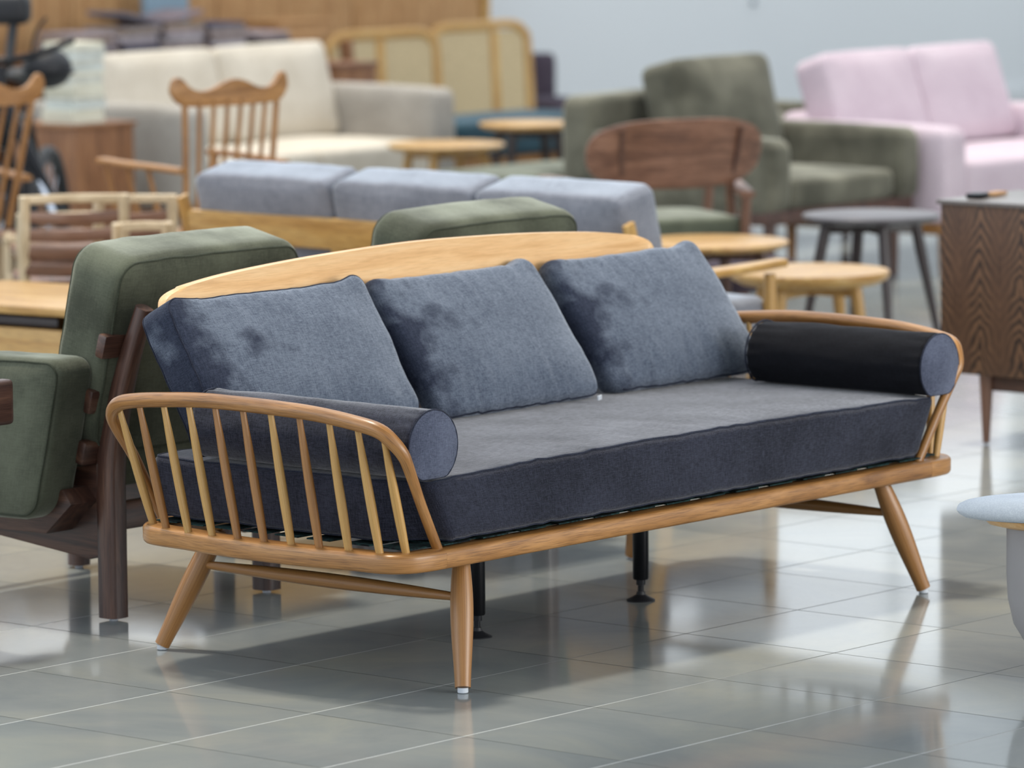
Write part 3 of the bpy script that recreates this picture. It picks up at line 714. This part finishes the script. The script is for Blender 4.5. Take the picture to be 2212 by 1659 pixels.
for sx in (-1, 1):
    x = sx*.235; y = .62*x*x-.02
    obj('dark_slot', tube(B(), [(x+.004*sx, y-.035, .785), (x, y-.014, .70), (x-.01*sx, y+.012, .615)], .009, 8, 3), WAL, back)  # dark strip in place of a shaded slot through the backrest
    obj('back_post', tube(B(), [(x, y+.03, .76), (x, y+.06, .60), (x+.02*sx, y+.08, .42), (x+.03*sx, y+.02, 0)], .019, 10, 4), WALM, wc)
    b = B(); sweep(b, smoothpath([(sx*.25, -.05, .535), (sx*.28, .12, .56), (sx*.32, .32, .575), (sx*.33, .52, .575)], 4), rrect(.062, .024, .01), upv=(0, 0, 1)); obj('armrest', b, WALM, wc)
    obj('front_leg', tube(B(), [(sx*.31, .5, 0), (sx*.32, .49, .3), (sx*.33, .47, .565)], .018, 10, 3), WALM, wc)
    obj('arm_post', tube(B(), [(sx*.27, .03, 0), (sx*.27, .02, .3), (sx*.27, .0, .545)], .019, 10, 3), WALM, wc)
b = B(); box(b, (0, .27, .33), (.6, .5, .04), .01); obj('seat_frame', b, WALM, wc)
padded('seat_pad', (.56, .5, .09), GREEN, wc, M.Translation((0, .02, .40)) @ FLAT, n=8)

# ------------------------------------------------------------------ comb back Windsor armchairs
def crest_outline():
    h = [(-.33, .075), (-.318, .098), (-.295, .103), (-.272, .085), (-.25, .062), (-.215, .044), (-.17, .040), (-.12, .050), (-.06, .074), (0, .086)]
    up_ = h+[(-x, z) for x, z in reversed(h[:-1])]
    dn = [(.335, .04), (.31, .0), (.275, -.022), (.2, -.030), (0, -.032), (-.2, -.030), (-.275, -.022), (-.31, .0), (-.335, .04)]
    p = smoothpath([V((x, 0, z)) for x, z in up_+dn], 3, True)
    return [(v.x, v.z) for v in p]
def windsor(label, loc, rz, mat, armz=.68, cz=.93, ln=.06, kw=.86):
    t = thing('windsor_armchair', label, 'chair', loc, rz, 'comb back armchairs')
    ct = prism(B(), crest_outline(), -.011, .011, .004)
    for v in ct.verts: v.co.x *= kw; v.co.z *= .82; v.co.y += -ln+.35*v.co.x**2; v.co.z += cz
    obj('crest_rail', ct, mat, t)
    for k in range(8):
        u = -1+2*k/7; xb, xt = u*.205, u*.268*kw
        r = .012 if abs(u) > .99 else .0085
        obj('spindle', tube(B(), [(xb, 0.0, .43), (xb*1.04, -ln*.4, .64), (xt, -ln+.35*xt*xt, cz)], r, 8, 3), mat, t)
    lathe_s = [(.20, .395), (.235, .405), (.245, .425), (.235, .436)]
    st = lathe(B(), lathe_s, (0, .20, 0), 40)
    for v in st.verts: v.co.y = .2+(v.co.y-.2)*1.05
    obj('seat', st, mat, t)
    for sx in (-1, 1):
        b = B(); sweep(b, smoothpath([(sx*.255, -.05, armz-.01), (sx*.275, .08, armz), (sx*.285, .22, armz+.006), (sx*.27, .36, armz+.012)], 4), rrect(.05, .022, .009), upv=(0, 0, 1)); obj('armrest', b, mat, t)
        for q, yy in enumerate((.09, .20, .31)): obj('arm_spindle', turned(B(), (sx*.215, yy-.0, .43), (sx*(.275), yy+.02, armz), lambda q: .009+.007*(1-q)*sin(pi*min(1, q*1.6)), 10, 8), mat, t)
        for yy, dy in ((.02, -.06), (.36, .05)): obj('leg', turned(B(), (sx*.23, yy+dy, 0), (sx*.16, yy, .40), lambda q: .012+.009*sin(pi*q), 10, 8), mat, t)
    return t
windsor('honey coloured comb back armchair with horned crest before the cream sofa', (4.70, 5.17, 0), R(-3), OAK, armz=.70, cz=.94)
wl = windsor('brown comb back armchair cut off by the left edge of the picture', (4.38, 6.20, 0), R(-8), OAK, armz=.62, cz=.92, ln=.15)

# ------------------------------------------------------------------ ash ladder back chairs, backs to the camera
def ladder(label, loc, rz, w, h, rungs, slatm, group):
    t = thing('ladder_back_chair', label, 'chair', loc, rz, group)
    for sx in (-1, 1):
        obj('back_post', tube(B(), [(sx*w/2, .03, 0), (sx*w/2, .01, .4), (sx*w/2, -.03, h)], .019, 12, 4), ASH, t)
        obj('front_leg', tube(B(), [(sx*w/2, .40, 0), (sx*w/2, .40, .42)], .017, 10), ASH, t)
        obj('side_rail', tube(B(), [(sx*w/2, .02, .22), (sx*w/2, .40, .22)], .010, 8), ASH, t)
    b = B(); sweep(b, smoothpath([(-w/2, -.03, h-.012), (0, .005, h-.012), (w/2, -.03, h-.012)], 6), rrect(.022, .03, .008), upv=(0, 0, 1)); obj('top_rail', b, ASH, t)
    for k in range(rungs):
        z = h-.07-.058*k; y = -.028+.05*(h-z)/h
        b = B(); sweep(b, smoothpath([(-w/2, y, z), (0, y+.035, z-.012), (w/2, y, z)], 6), rrect(.012, .04, .005), upv=(0, 0, 1)); obj('back_slat', b, slatm, t)
    b = B(); box(b, (0, .21, .42), (w, .40, .035), .012); obj('seat', b, slatm, t)
    return t
ladder('pale ash chair with a tall brown slatted back, left of the others', (3.21, 4.45, 0), R(-38), .33, .72, 6, WALM, 'ash slat back chairs')
ladder('pale ash chair with a narrow curved top rail beside the yellow oak sofa', (3.58, 4.53, 0), R(-38), .25, .69, 3, WALM, 'ash slat back chairs')
l3 = ladder('low pale ash chair frame standing before the narrow ash chair', (3.12, 4.05, 0), R(-38), .16, .655, 4, ASH, 'ash slat back chairs')
for i, (x, y, h, lab) in enumerate(((3.92, 5.19, .575, 'pale ash chair second from the left edge, only its post showing'), (4.27, 5.62, .45, 'lowest pale ash chair at the left edge, only its post showing'))):
    ladder(lab, (x, y, 0), R(-38), .33, h, 5, WALM, 'ash slat back chairs')

# ------------------------------------------------------------------ low oak cabinet at far left
cb = thing('tv_cabinet', 'low yellow oak drawer cabinet behind the left green armchair', 'cabinet', (2.25, 3.55, 0), R(6))
b = B(); box(b, (.30, 0, .465), (.62, 1.45, .026), .005); obj('top', b, OAKY, cb)
for y in (-.70, .70): b = B(); box(b, (.30, y, .26), (.58, .03, .385), .004); obj('side_panel', b, OAKY, cb)
b = B(); box(b, (.30, 0, .08), (.58, 1.38, .024), .003); obj('bottom_panel', b, OAKY, cb)
b = B(); box(b, (.57, 0, .26), (.016, 1.38, .36), .002); obj('back_panel', b, OAKY, cb)
for k in (-1, 1):
    d = B(); box(d, (.035, k*.345, .25), (.022, .66, .31), .003); dd = obj('drawer', d, OAKY, cb)
    d = B(); box(d, (.045, k*.345, .425), (.01, .60, .025), .002); obj('shadow_gap_strip', d, BLACKW, dd)  # dark strip stands in for the shade in the gap above the drawer
for x in (.05, .55):
    for y in (-.62, .62): obj('leg', seat_leg(B(), (x, y, 0), (x, y, .08), .016, .02), OAKY, cb)

# reddish walnut post of a chair at the left edge
lc = thing('walnut_side_chair', 'reddish walnut chair whose rounded post just enters at the left edge', 'chair', (-.280, 1.287, 0), 0)
for sx in (-.42, 0): obj('back_post', tube(B(), [(sx, 0, 0), (sx, 0, .4), (sx, -.02, .655)], .036, 14, 4), WAL, lc)
b = B(); box(b, (-.18, -.01, .597), (.56, .045, .11), .016, seg=3); obj('back_slat', b, WAL, lc)
b = B(); box(b, (-.21, -.01, .35), (.42, .022, .06), .006); obj('back_slat', b, WAL, lc)
b = B(); box(b, (-.21, .22, .40), (.46, .44, .04), .012); obj('seat', b, WAL, lc)
for sx in (-.40, -.02): obj('front_leg', seat_leg(B(), (sx, .40, 0), (sx, .40, .39), .016, .022), WAL, lc)

# ------------------------------------------------------------------ walnut sideboard at right
def side_mat():
    m, nt, b_ = nodes('cathedral_grain_veneer'); L = nt.links.new
    at = N(nt, 'ShaderNodeAttribute', attribute_name='gr'); sp = N(nt, 'ShaderNodeSeparateXYZ'); L(at.outputs['Vector'], sp.inputs[0])
    # y across, z up : nested arches repeated every 11 cm
    dv = N(nt, 'ShaderNodeMath', operation='PINGPONG'); L(sp.outputs['Y'], dv.inputs[0]); dv.inputs[1].default_value = .075
    nz = N(nt, 'ShaderNodeTexNoise'); nz.inputs['Scale'].default_value = 7; nz.inputs['Detail'].default_value = 3; L(at.outputs['Vector'], nz.inputs['Vector'])
    a = N(nt, 'ShaderNodeMath', operation='MULTIPLY'); L(dv.outputs[0], a.inputs[0]); a.inputs[1].default_value = 1.5
    s = N(nt, 'ShaderNodeMath', operation='ADD'); L(a.outputs[0], s.inputs[0]); L(sp.outputs['Z'], s.inputs[1])
    q = N(nt, 'ShaderNodeMath', operation='MULTIPLY_ADD'); L(nz.outputs['Fac'], q.inputs[0]); q.inputs[1].default_value = .17; L(s.outputs[0], q.inputs[2])
    f = N(nt, 'ShaderNodeMath', operation='MULTIPLY'); L(q.outputs[0], f.inputs[0]); f.inputs[1].default_value = 150
    sn = N(nt, 'ShaderNodeMath', operation='SINE'); L(f.outputs[0], sn.inputs[0])
    mp = N(nt, 'ShaderNodeMapping'); mp.inputs['Scale'].default_value = (300, 300, 8); L(at.outputs['Vector'], mp.inputs[0])
    n2 = N(nt, 'ShaderNodeTexNoise'); n2.inputs['Scale'].default_value = 1; n2.inputs['Detail'].default_value = 3; L(mp.outputs[0], n2.inputs['Vector'])
    mr = N(nt, 'ShaderNodeMapRange'); mr.inputs['From Min'].default_value = -1; mr.inputs['From Max'].default_value = 1; L(sn.outputs[0], mr.inputs[0])
    # the arches fade out between bands
    bd = N(nt, 'ShaderNodeMapRange'); bd.inputs['From Min'].default_value = .02; bd.inputs['From Max'].default_value = .05; bd.inputs['To Min'].default_value = .7; bd.inputs['To Max'].default_value = .12; L(dv.outputs[0], bd.inputs[0])
    mx = N(nt, 'ShaderNodeMix', data_type='FLOAT'); L(bd.outputs[0], mx.inputs[0]); L(n2.outputs['Fac'], mx.inputs[2]); L(mr.outputs[0], mx.inputs[3])
    c = ramp(nt, mx.outputs[0], [(.2, lin((46, 30, 20))), (.5, lin((90, 61, 42))), (.75, lin((116, 83, 58)))])
    L(c, b_.inputs['Base Color']); b_.inputs['Roughness'].default_value = .42; return m
VEN = side_mat()
sbd = thing('sideboard', 'dark brown sideboard with zigzag wood grain at the right edge', 'sideboard', (4.25, 1.68, 0))
Lb = 1.5
b = B(); box(b, (.21, -Lb/2, .4875), (.42, Lb, .53), .004); obj('body', b, VEN, sbd, gr='raw')
b = B(); box(b, (.21, -Lb/2, .757), (.44, Lb+.02, .014), .003); obj('top', b, plain('reflected_grey_top', (112, 104, 100), .3, spec=.7), sbd)  # grey base colour stands for light reflected on the brown top
b = B(); box(b, (.23, -Lb/2, .195), (.36, Lb-.28, .05), .003); obj('base_frame', b, WAL, sbd)
for x in (.05, .38):
    for y in (-.14, -Lb+.14): 
        l = obj('leg', turned(B(), (x, y, .006), (x, y, .222), lambda q: .011+.012*q, 12, 6), WALM, sbd)
        obj('foot_pad', lathe(B(), [(.008, 0), (.008, .008)], (x, y, 0), 10), PAD, l)
t = thing('desk_tray', 'small black and tan object on the far corner of the sideboard', 'tray', (4.40, 1.62, .765), R(10))
b = B(); box(b, (-.05, .0, .008), (.07, .05, .016), .005); obj('tray_body', b, BLK, t)
b = B(); box(b, (.06, -.01, .006), (.10, .04, .010), .003); obj('tray_lid', b, TAN, t)

# ------------------------------------------------------------------ foreground round stool
fs = thing('pedestal_stool', 'pale padded oval bench on a grey slab pedestal cut off at the right edge', 'stool', (1.12, -1.134, 0), R(-49.9))
def oval_turn(prof, sx, sy):
    b_ = lathe(B(), prof, n=72)
    for v in b_.verts: v.co.x *= sx; v.co.y *= sy
    return b_
obj('seat_pad', oval_turn([(.20, .372), (.25, .373), (.275, .376), (.289, .380), (.297, .387), (.301, .395), (.300, .403), (.296, .410), (.287, .416), (.27, .421), (.24, .425), (.15, .428), (.02, .429)], 1.5, .47), PALE, fs)
obj('seat_plate', oval_turn([(.15, .350), (.20, .352), (.225, .362), (.232, .373)], 1.67, .50), OAKP, fs)
obj('pedestal', oval_turn([(.05, 0), (.085, .006), (.12, .022), (.15, .048), (.172, .085), (.188, .13), (.196, .19), (.198, .25), (.198, .352)], 1.70, .35), GREYP, fs)

# ------------------------------------------------------------------ back of the shop: partition, headboards, cabinets, stacks
pt = thing('wood_partition', 'tall tan wood panelled partition along the left of the rear wall', 'partition', (7.48, 10.86, 0))
for k in range(5):
    x0, wd = k*1.06, 1.05
    if k == 2: x0 += .0
    b = B(); box(b, (x0+wd/2, 0, 1.1), (wd, .05, 2.2), .004); obj('panel', b, TAN, pt, gr='z')
b = B(); box(b, (5.33, 0, 1.1), (.05, .09, 2.24), .005); obj('edge_post', b, OAKY, pt)
def headboard(label, x, y, W, H, lean, bars, rz=0):
    t = thing('cane_headboard', label, 'headboard', (x, y, 0), rz, 'cane headboards')
    m4 = M.Rotation(R(-lean), 4, 'X')
    path = [(-W/2, 0, 0), (-W/2, 0, H-.14), (-W/2+.03, 0, H-.045), (-W/2+.12, 0, H), (0, 0, H), (W/2-.12, 0, H), (W/2-.03, 0, H-.045), (W/2, 0, H-.14), (W/2, 0, 0)]
    p = [m4 @ v for v in smoothpath([V(q) for q in path], 4)]
    b = B(); sweep(b, p, rrect(.05, .045, .015), upv=(0, 1, 0)); obj('frame', b, OAKY, t)
    b = B(); box(b, (0, 0, H/2+.08), (W-.06, .012, H-.22)); b.transform(m4); obj('cane_panel', b, CANE, t)
    for q in bars:
        b = B(); box(b, (q*W/2, 0, H/2), (.055, .035, H-.05), .008); b.transform(m4); obj('upright', b, OAKY, t)
    b = B(); box(b, (0, 0, .18), (W-.05, .03, .05), .008); b.transform(m4); obj('lower_rail', b, OAKY, t)
headboard('right cane headboard with rounded corners leaning by the white wall', 12.05, 10.2, .76, .77, 3, (.3,), R(-3))
headboard('left cane headboard with dark left edge behind the cream sofa', 11.10, 10.05, .76, .77, 3, (-.05,), R(-6))
b = B(); box(b, (0, 0, .38), (.05, .06, .77), .01, M.Rotation(R(-6), 3, 'Y')); tag(obj('wooden_post', b, BROWN, loc=(10.68, 9.92, 0)), 'dark brown leaning post at the left edge of the cane headboard', 'post')
# book shelf cabinet with swatch stacks
cbn = thing('storage_cabinet', 'brown wooden cabinet carrying the piles of swatch books', 'cabinet', (8.2, 10.15, 0))
b = B(); box(b, (1.1, .17, .745), (2.6, .5, .03), .004); obj('top', b, BROWN, cbn)
for x in (-.18, .68, 1.54, 2.38): b = B(); box(b, (x, .17, .365), (.03, .48, .73), .003); obj('upright_panel', b, BROWN, cbn)
b = B(); box(b, (1.1, .40, .365), (2.56, .02, .72), .002); obj('back_panel', b, BROWN, cbn)
b = B(); box(b, (1.1, .17, .05), (2.5, .46, .03), .003); obj('shelf', b, BROWN, cbn)
random.seed(21)
ORD = ['topmost', 'second from the top', 'third from the top', 'fourth from the top', 'fifth from the top', 'sixth from the top', 'seventh from the top', 'eighth from the top', 'ninth from the top', 'tenth from the top', 'eleventh from the top', 'twelfth from the top', 'thirteenth from the top']
def pile(x, y, z, n, w, d, label, g, hh=(.014, .028), mats=SWA, name='swatch_book', ang=6):
    for k in range(n):
        h = random.uniform(*hh); b = B(); ww, dd = w*random.uniform(.9, 1.05), d*random.uniform(.9, 1.05)
        box(b, (0, 0, h/2), (ww, dd, h-.001), .0015)
        o = obj(name, b, random.choice(mats), smooth=False, loc=(x+random.uniform(-.012, .012), y, z), rot=(0, 0, R(random.uniform(-ang, ang))))
        tag(o, label+', '+('lowest' if k == 0 else ORD[n-1-k]), 'book' if 'paper' not in name else 'paper', g); z += h
    return z
pile(8.98, 10.2, .76, 5, .26, .30, 'swatch book in the left end pile on the cabinet', 'left pile of swatch books')
pile(9.29, 10.2, .76, 6, .24, .30, 'swatch book in the second pile from the left', 'second pile of swatch books')
pile(9.60, 10.2, .76, 6, .27, .30, 'swatch book in the third pile from the left', 'third pile of swatch books')
pile(9.92, 10.2, .76, 5, .25, .30, 'swatch book in the pile before the blue grey board', 'fourth pile of swatch books')
pile(10.2, 10.15, .76, 3, .24, .30, 'swatch book in the short right end pile', 'right pile of swatch books')
for x, z, a, m in ((9.35, .905, 11, 2), (9.58, .90, -9, 0)):
    b = B(); box(b, (0, 0, .012), (.34, .26, .022), .002); o = obj('swatch_book', b, SWA[m], smooth=False, loc=(x, 10.2, z), rot=(0, R(a), 0))
    tag(o, 'swatch book lying tilted across the piles, its %s end raised' % ('left' if a > 0 else 'right'), 'book')
b = B(); box(b, (0, 0, .55), (.32, .03, 1.1), .003); o = obj('display_board', b, BLUEB, loc=(10.02, 10.6, 0)); tag(o, 'blue grey board standing behind the swatch books', 'board')
# white paper stacks on a brown box, near the bicycle
bx = thing('wooden_crate', 'brown wooden box carrying the white paper stack', 'crate', (7.12, 8.37, 0))
b = B(); box(b, (0, 0, .29), (.36, .4, .58), .006); obj('box_body', b, BROWN, bx)
b = B(); box(b, (0, 0, .59), (.38, .42, .02), .004); obj('lid', b, BROWN, bx)
pile(7.07, 8.31, .60, 13, .19, .20, 'sheet bundle in the white paper stack', 'white paper stack', (.02, .034), [PAPER, plain('white_paper', (214, 216, 208), .8), plain('cream_paper', (214, 210, 192), .8), plain('pale_green_paper', (204, 210, 206), .8)], 'paper_bundle', 3)
bc_ = thing('storage_box', 'brown cardboard coloured box on the cabinet behind the cream sofa', 'box', (10.72, 10.42, 0))
b = B(); box(b, (0, 0, .42), (.4, .3, .84), .005); obj('box_body', b, TAN, bc_); b = B(); box(b, (0, 0, .845), (.42, .32, .015), .003); obj('lid', b, TAN, bc_)
bk_ = thing('storage_cabinet', 'small dark reddish cabinet beside the left cane headboard', 'cabinet', (10.20, 9.62, 0))
b = B(); box(b, (0, 0, .33), (.28, .35, .66), .005); obj('body', b, BROWN, bk_); b = B(); box(b, (0, 0, .67), (.30, .37, .02), .003); obj('top', b, WALM, bk_)

# ------------------------------------------------------------------ black folding bicycle at top left
bike = thing('bicycle', 'black bicycle standing at the top left corner', 'bicycle', (5.40, 6.96, 0), R(212))
def wheel(cx, cz, r):
    w_ = obj('wheel', tube(B(), [(cx+r*cos(2*pi*k/40), 0, cz+r*sin(2*pi*k/40)) for k in range(40)], .026, 10, closed=True), RUB, bike)
    obj('rim', tube(B(), [(cx+(r-.035)*cos(2*pi*k/40), 0, cz+(r-.035)*sin(2*pi*k/40)) for k in range(40)], .010, 8, closed=True), BLK, w_)
    sp = B()
    for k in range(16):
        a = 2*pi*k/16; tube(sp, [(cx, .0, cz), (cx+(r-.04)*cos(a), 0, cz+(r-.04)*sin(a))], .0016, 5)
    obj('spokes', sp, CHR, w_)
    obj('hub', tube(B(), [(cx, -.04, cz), (cx, .04, cz)], .018, 10), CHR, w_)
wheel(.38, .31, .28); wheel(-.52, .31, .28)
fr = B()
for a, c, r in (((-.52, 0, .33), (-.10, 0, .30), .014), ((-.10, 0, .30), (.24, 0, .80), .022), ((-.10, 0, .30), (-.24, 0, .86), .018), ((-.24, 0, .74), (.24, 0, .80), .018), ((-.52, 0, .33), (-.24, 0, .74), .012)): tube(fr, [a, c], r, 10)
obj('frame', fr, BLK, bike)
fk = B()
for y in (-.045, .045): tube(fk, [(.38, y, .33), (.27, y, .68)], .015, 10)
tube(fk, [(.27, 0, .66), (.22, 0, .98)], .024, 10); obj('fork', fk, BLK, bike)
fg = B()
tube(fg, [(.345, -.062, .43), (.30, -.062, .58)], .012, 10); obj('fork_highlight', fg, CHR, bike)  # bright piece laid on the black fork as its highlight
obj('handlebar', tube(B(), [(.18, -.28, 1.08), (.24, -.16, 1.03), (.23, 0, 1.0), (.24, .16, 1.03), (.18, .28, 1.08)], .014, 10, 4), BLK, bike)
tb = B(); tube(tb, [(.30, .02, .86), (.36, .16, .60), (.40, .30, .30), (.40, .33, .02)], .026, 12, 4); st_ = obj('side_stand', tb, BLK, bike)
tb = B(); tube(tb, [(.375, .175, .56), (.42, .245, .42)], .014, 10); obj('tube_highlight', tb, CHR, st_)  # bright piece stands in for the highlight on the black tube
hb = B(); box(hb, (-.02, -.02, 1.19), (.13, .16, .12), .04, seg=3); tube(hb, [(.10, 0, .98), (.0, 0, 1.15)], .02, 10); obj('handlebar_bag', hb, RUB, bike)
sd = B(); lathe(sd, [(.03, .88), (.09, .90), (.11, .92), (.08, .945)], (-.27, 0, 0), 20); obj('saddle', sd, RUB, bike)
obj('pedal_crank', tube(B(), [(-.10, -.07, .30), (-.02, -.075, .16), (-.02, -.15, .16)], .010, 8), CHR, bike)
hl = B(); sph = bmesh.new(); bmesh.ops.create_uvsphere(sph, u_segments=20, v_segments=12, radius=.10); sph.transform(M.Translation((.0, 0, 0))); merge(hl, sph)
hm = thing('bicycle_helmet', 'round black helmet hanging by the bicycle handlebar', 'helmet', (5.50, 6.88, .955))
for v in hl.verts: v.co *= .95; v.co.z *= .85; v.co.x *= 1.1
obj('shell', hl, RUB, hm)
obj('rim', tube(B(), [(.108*cos(2*pi*k/30), .098*sin(2*pi*k/30), -.015) for k in range(30)], .008, 8, closed=True), BLK, hm)
obj('strap', tube(B(), [(-.1, 0, 0), (-.06, 0, .14), (.0, 0, .20)], .006, 6, 3), BLK, hm)
lp = B(); box(lp, (0, 0, 0), (.03, .02, .04), .006); 
tag(obj('light_switch', lp, plain('grey_switch_plate', (150, 158, 164), .5), loc=(15.6, WY-.012, .74), rot=(0, 0, 0)), 'small grey switch plate on the white rear wall above the pink sofa', 'switch')
